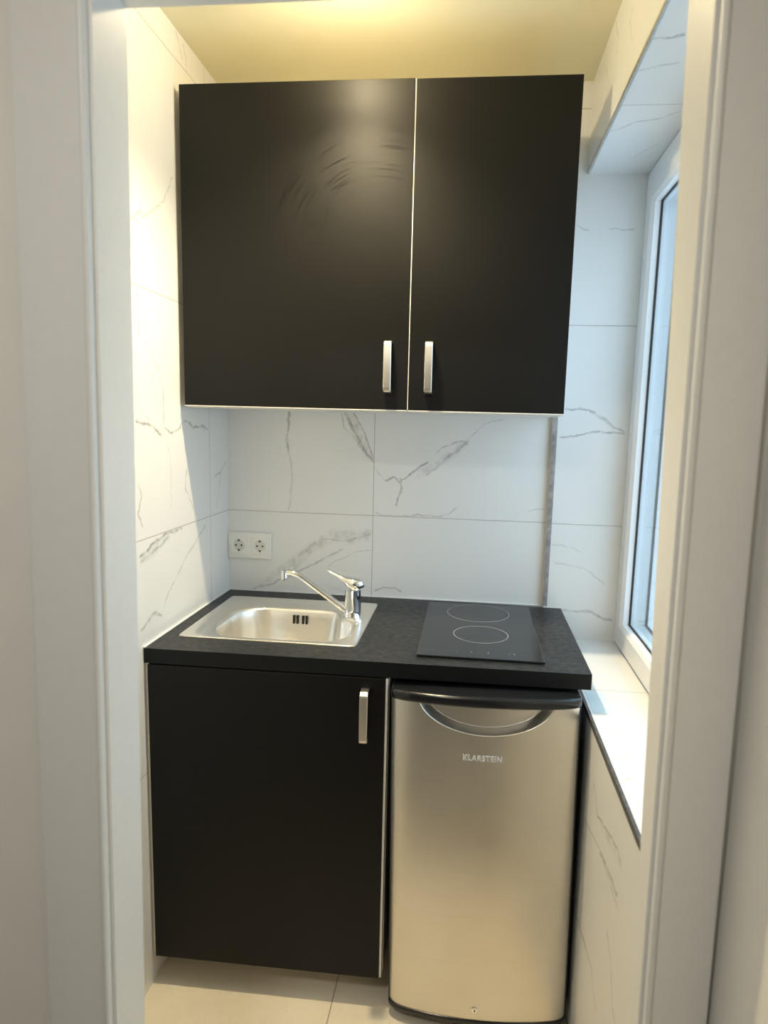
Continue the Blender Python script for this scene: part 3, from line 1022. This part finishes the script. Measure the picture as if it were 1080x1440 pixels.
obj('steel_front', bm, M_steel, fd, smooth=True)
obj('top_cap', slabD(0.852, 0.8775, 0.0035, -0.500, 0.006), M_fridge_black, FR, smooth=True, angle=50)
obj('bottom_trim', slabD(0.032, 0.0460, 0.0030, -0.556, 0.003), M_fridge_black, fd, smooth=True, angle=50)
obj('hinge_cover', B(0.975, 1.055, -0.560, -0.505, 0.876, 0.8855, bev=0.003), M_fridge_black, FR)
for lx in (fx0 + 0.04, fx1 - 0.04):
    for ly in (-0.50, -0.13):
        bm = bmesh.new()
        lathe(bm, [(0.018, -0.002), (0.018, 0.010), (0.010, 0.012), (0.010, 0.032)], (lx, ly, 0), n=18)
        obj('foot', bm, M_fridge_body, FR, smooth=True, angle=40)
# raised lettering
cu = bpy.data.curves.new('lettering', 'FONT')
cu.body = 'KLARSTEIN'
cu.size = 0.0185
cu.extrude = 0.0010
cu.offset = 0.0004
cu.align_x = 'CENTER'
cu.align_y = 'CENTER'
cu.space_character = 1.08
tmp = bpy.data.objects.new('lettering_source', cu)
COL.objects.link(tmp)
bpy.context.view_layer.update()
me = bpy.data.meshes.new_from_object(tmp.evaluated_get(bpy.context.evaluated_depsgraph_get()))
bpy.data.objects.remove(tmp)
wdt = max(v.co.x for v in me.vertices) - min(v.co.x for v in me.vertices)
kx = 0.0895 / wdt
bm = bmesh.new()
bm.from_mesh(me)
for v in bm.verts:
    x, h, d = v.co.x * kx, v.co.y, v.co.z
    v.co = Vector((0.851 + x, fr_y(0.851 + x) - 0.0011 - d, 0.7305 + h))
bmesh.ops.recalc_face_normals(bm, faces=bm.faces[:])
lt = obj('lettering', bm, M_letter, fd)
lt['label'] = 'small raised chrome letters on the steel front'
# key lock
LK = (0.850, fr_y(0.850) + 0.001, 0.0745)
bm = bmesh.new()
lathe(bm, [(0.0085, 0.0), (0.0085, 0.003), (0.0072, 0.004), (0.0060, 0.0036), (0.001, 0.0036)], LK, axis='Y', n=32)
lk_ = obj('lock', bm, M_chrome, fd, smooth=True, angle=35)
obj('key_slot', B(LK[0] - 0.0010, LK[0] + 0.0022, LK[1] - 0.0046, LK[1] - 0.0030, LK[2] - 0.0035, LK[2] + 0.0015, bev=0.0004), M_dark, lk_)
FR.rotation_euler = (0, -0.0150, 0)

# ------------------------------------------------------------------ small things
fs = obj('sill_patch', B(1.098, 1.146, -0.572, -0.446, ZS + 0.0001, ZS + 0.0005), M_sill_patch)  # thin pale blue rectangle laid on the sill tile
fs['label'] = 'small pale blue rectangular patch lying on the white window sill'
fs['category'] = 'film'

# ceiling lamp above the view, and an added, unseen lamp behind the camera
lamp = thing('ceiling_lamp', 'small bare light bulb in a white holder on the kitchenette ceiling, before the wall cabinet', 'lamp', (LAMP.x, LAMP.y, ZC))
bm = bmesh.new()
lathe(bm, [(0.030, 0.0), (0.030, -0.008), (0.019, -0.012), (0.017, -0.042)], (LAMP.x, LAMP.y, ZC), n=32)
obj('holder', bm, M_plastic_white, lamp, smooth=True, angle=40)
bm = bmesh.new()
bmesh.ops.create_uvsphere(bm, u_segments=16, v_segments=10, radius=0.024, matrix=Matrix.Translation(LAMP))
obj('bulb', bm, M_lamp, lamp, smooth=True)
hl = thing('added_hall_lamp', 'added round white ceiling lamp, unseen in the hallway behind the viewer', 'lamp', (0.25, -2.40, ZC))
bm = bmesh.new()
lathe(bm, [(0.170, 0.0), (0.170, -0.022), (0.160, -0.028), (0.002, -0.028)], (0.25, -2.40, ZC), n=48)
obj('shade', bm, M_plastic_white, hl, smooth=True, angle=40)
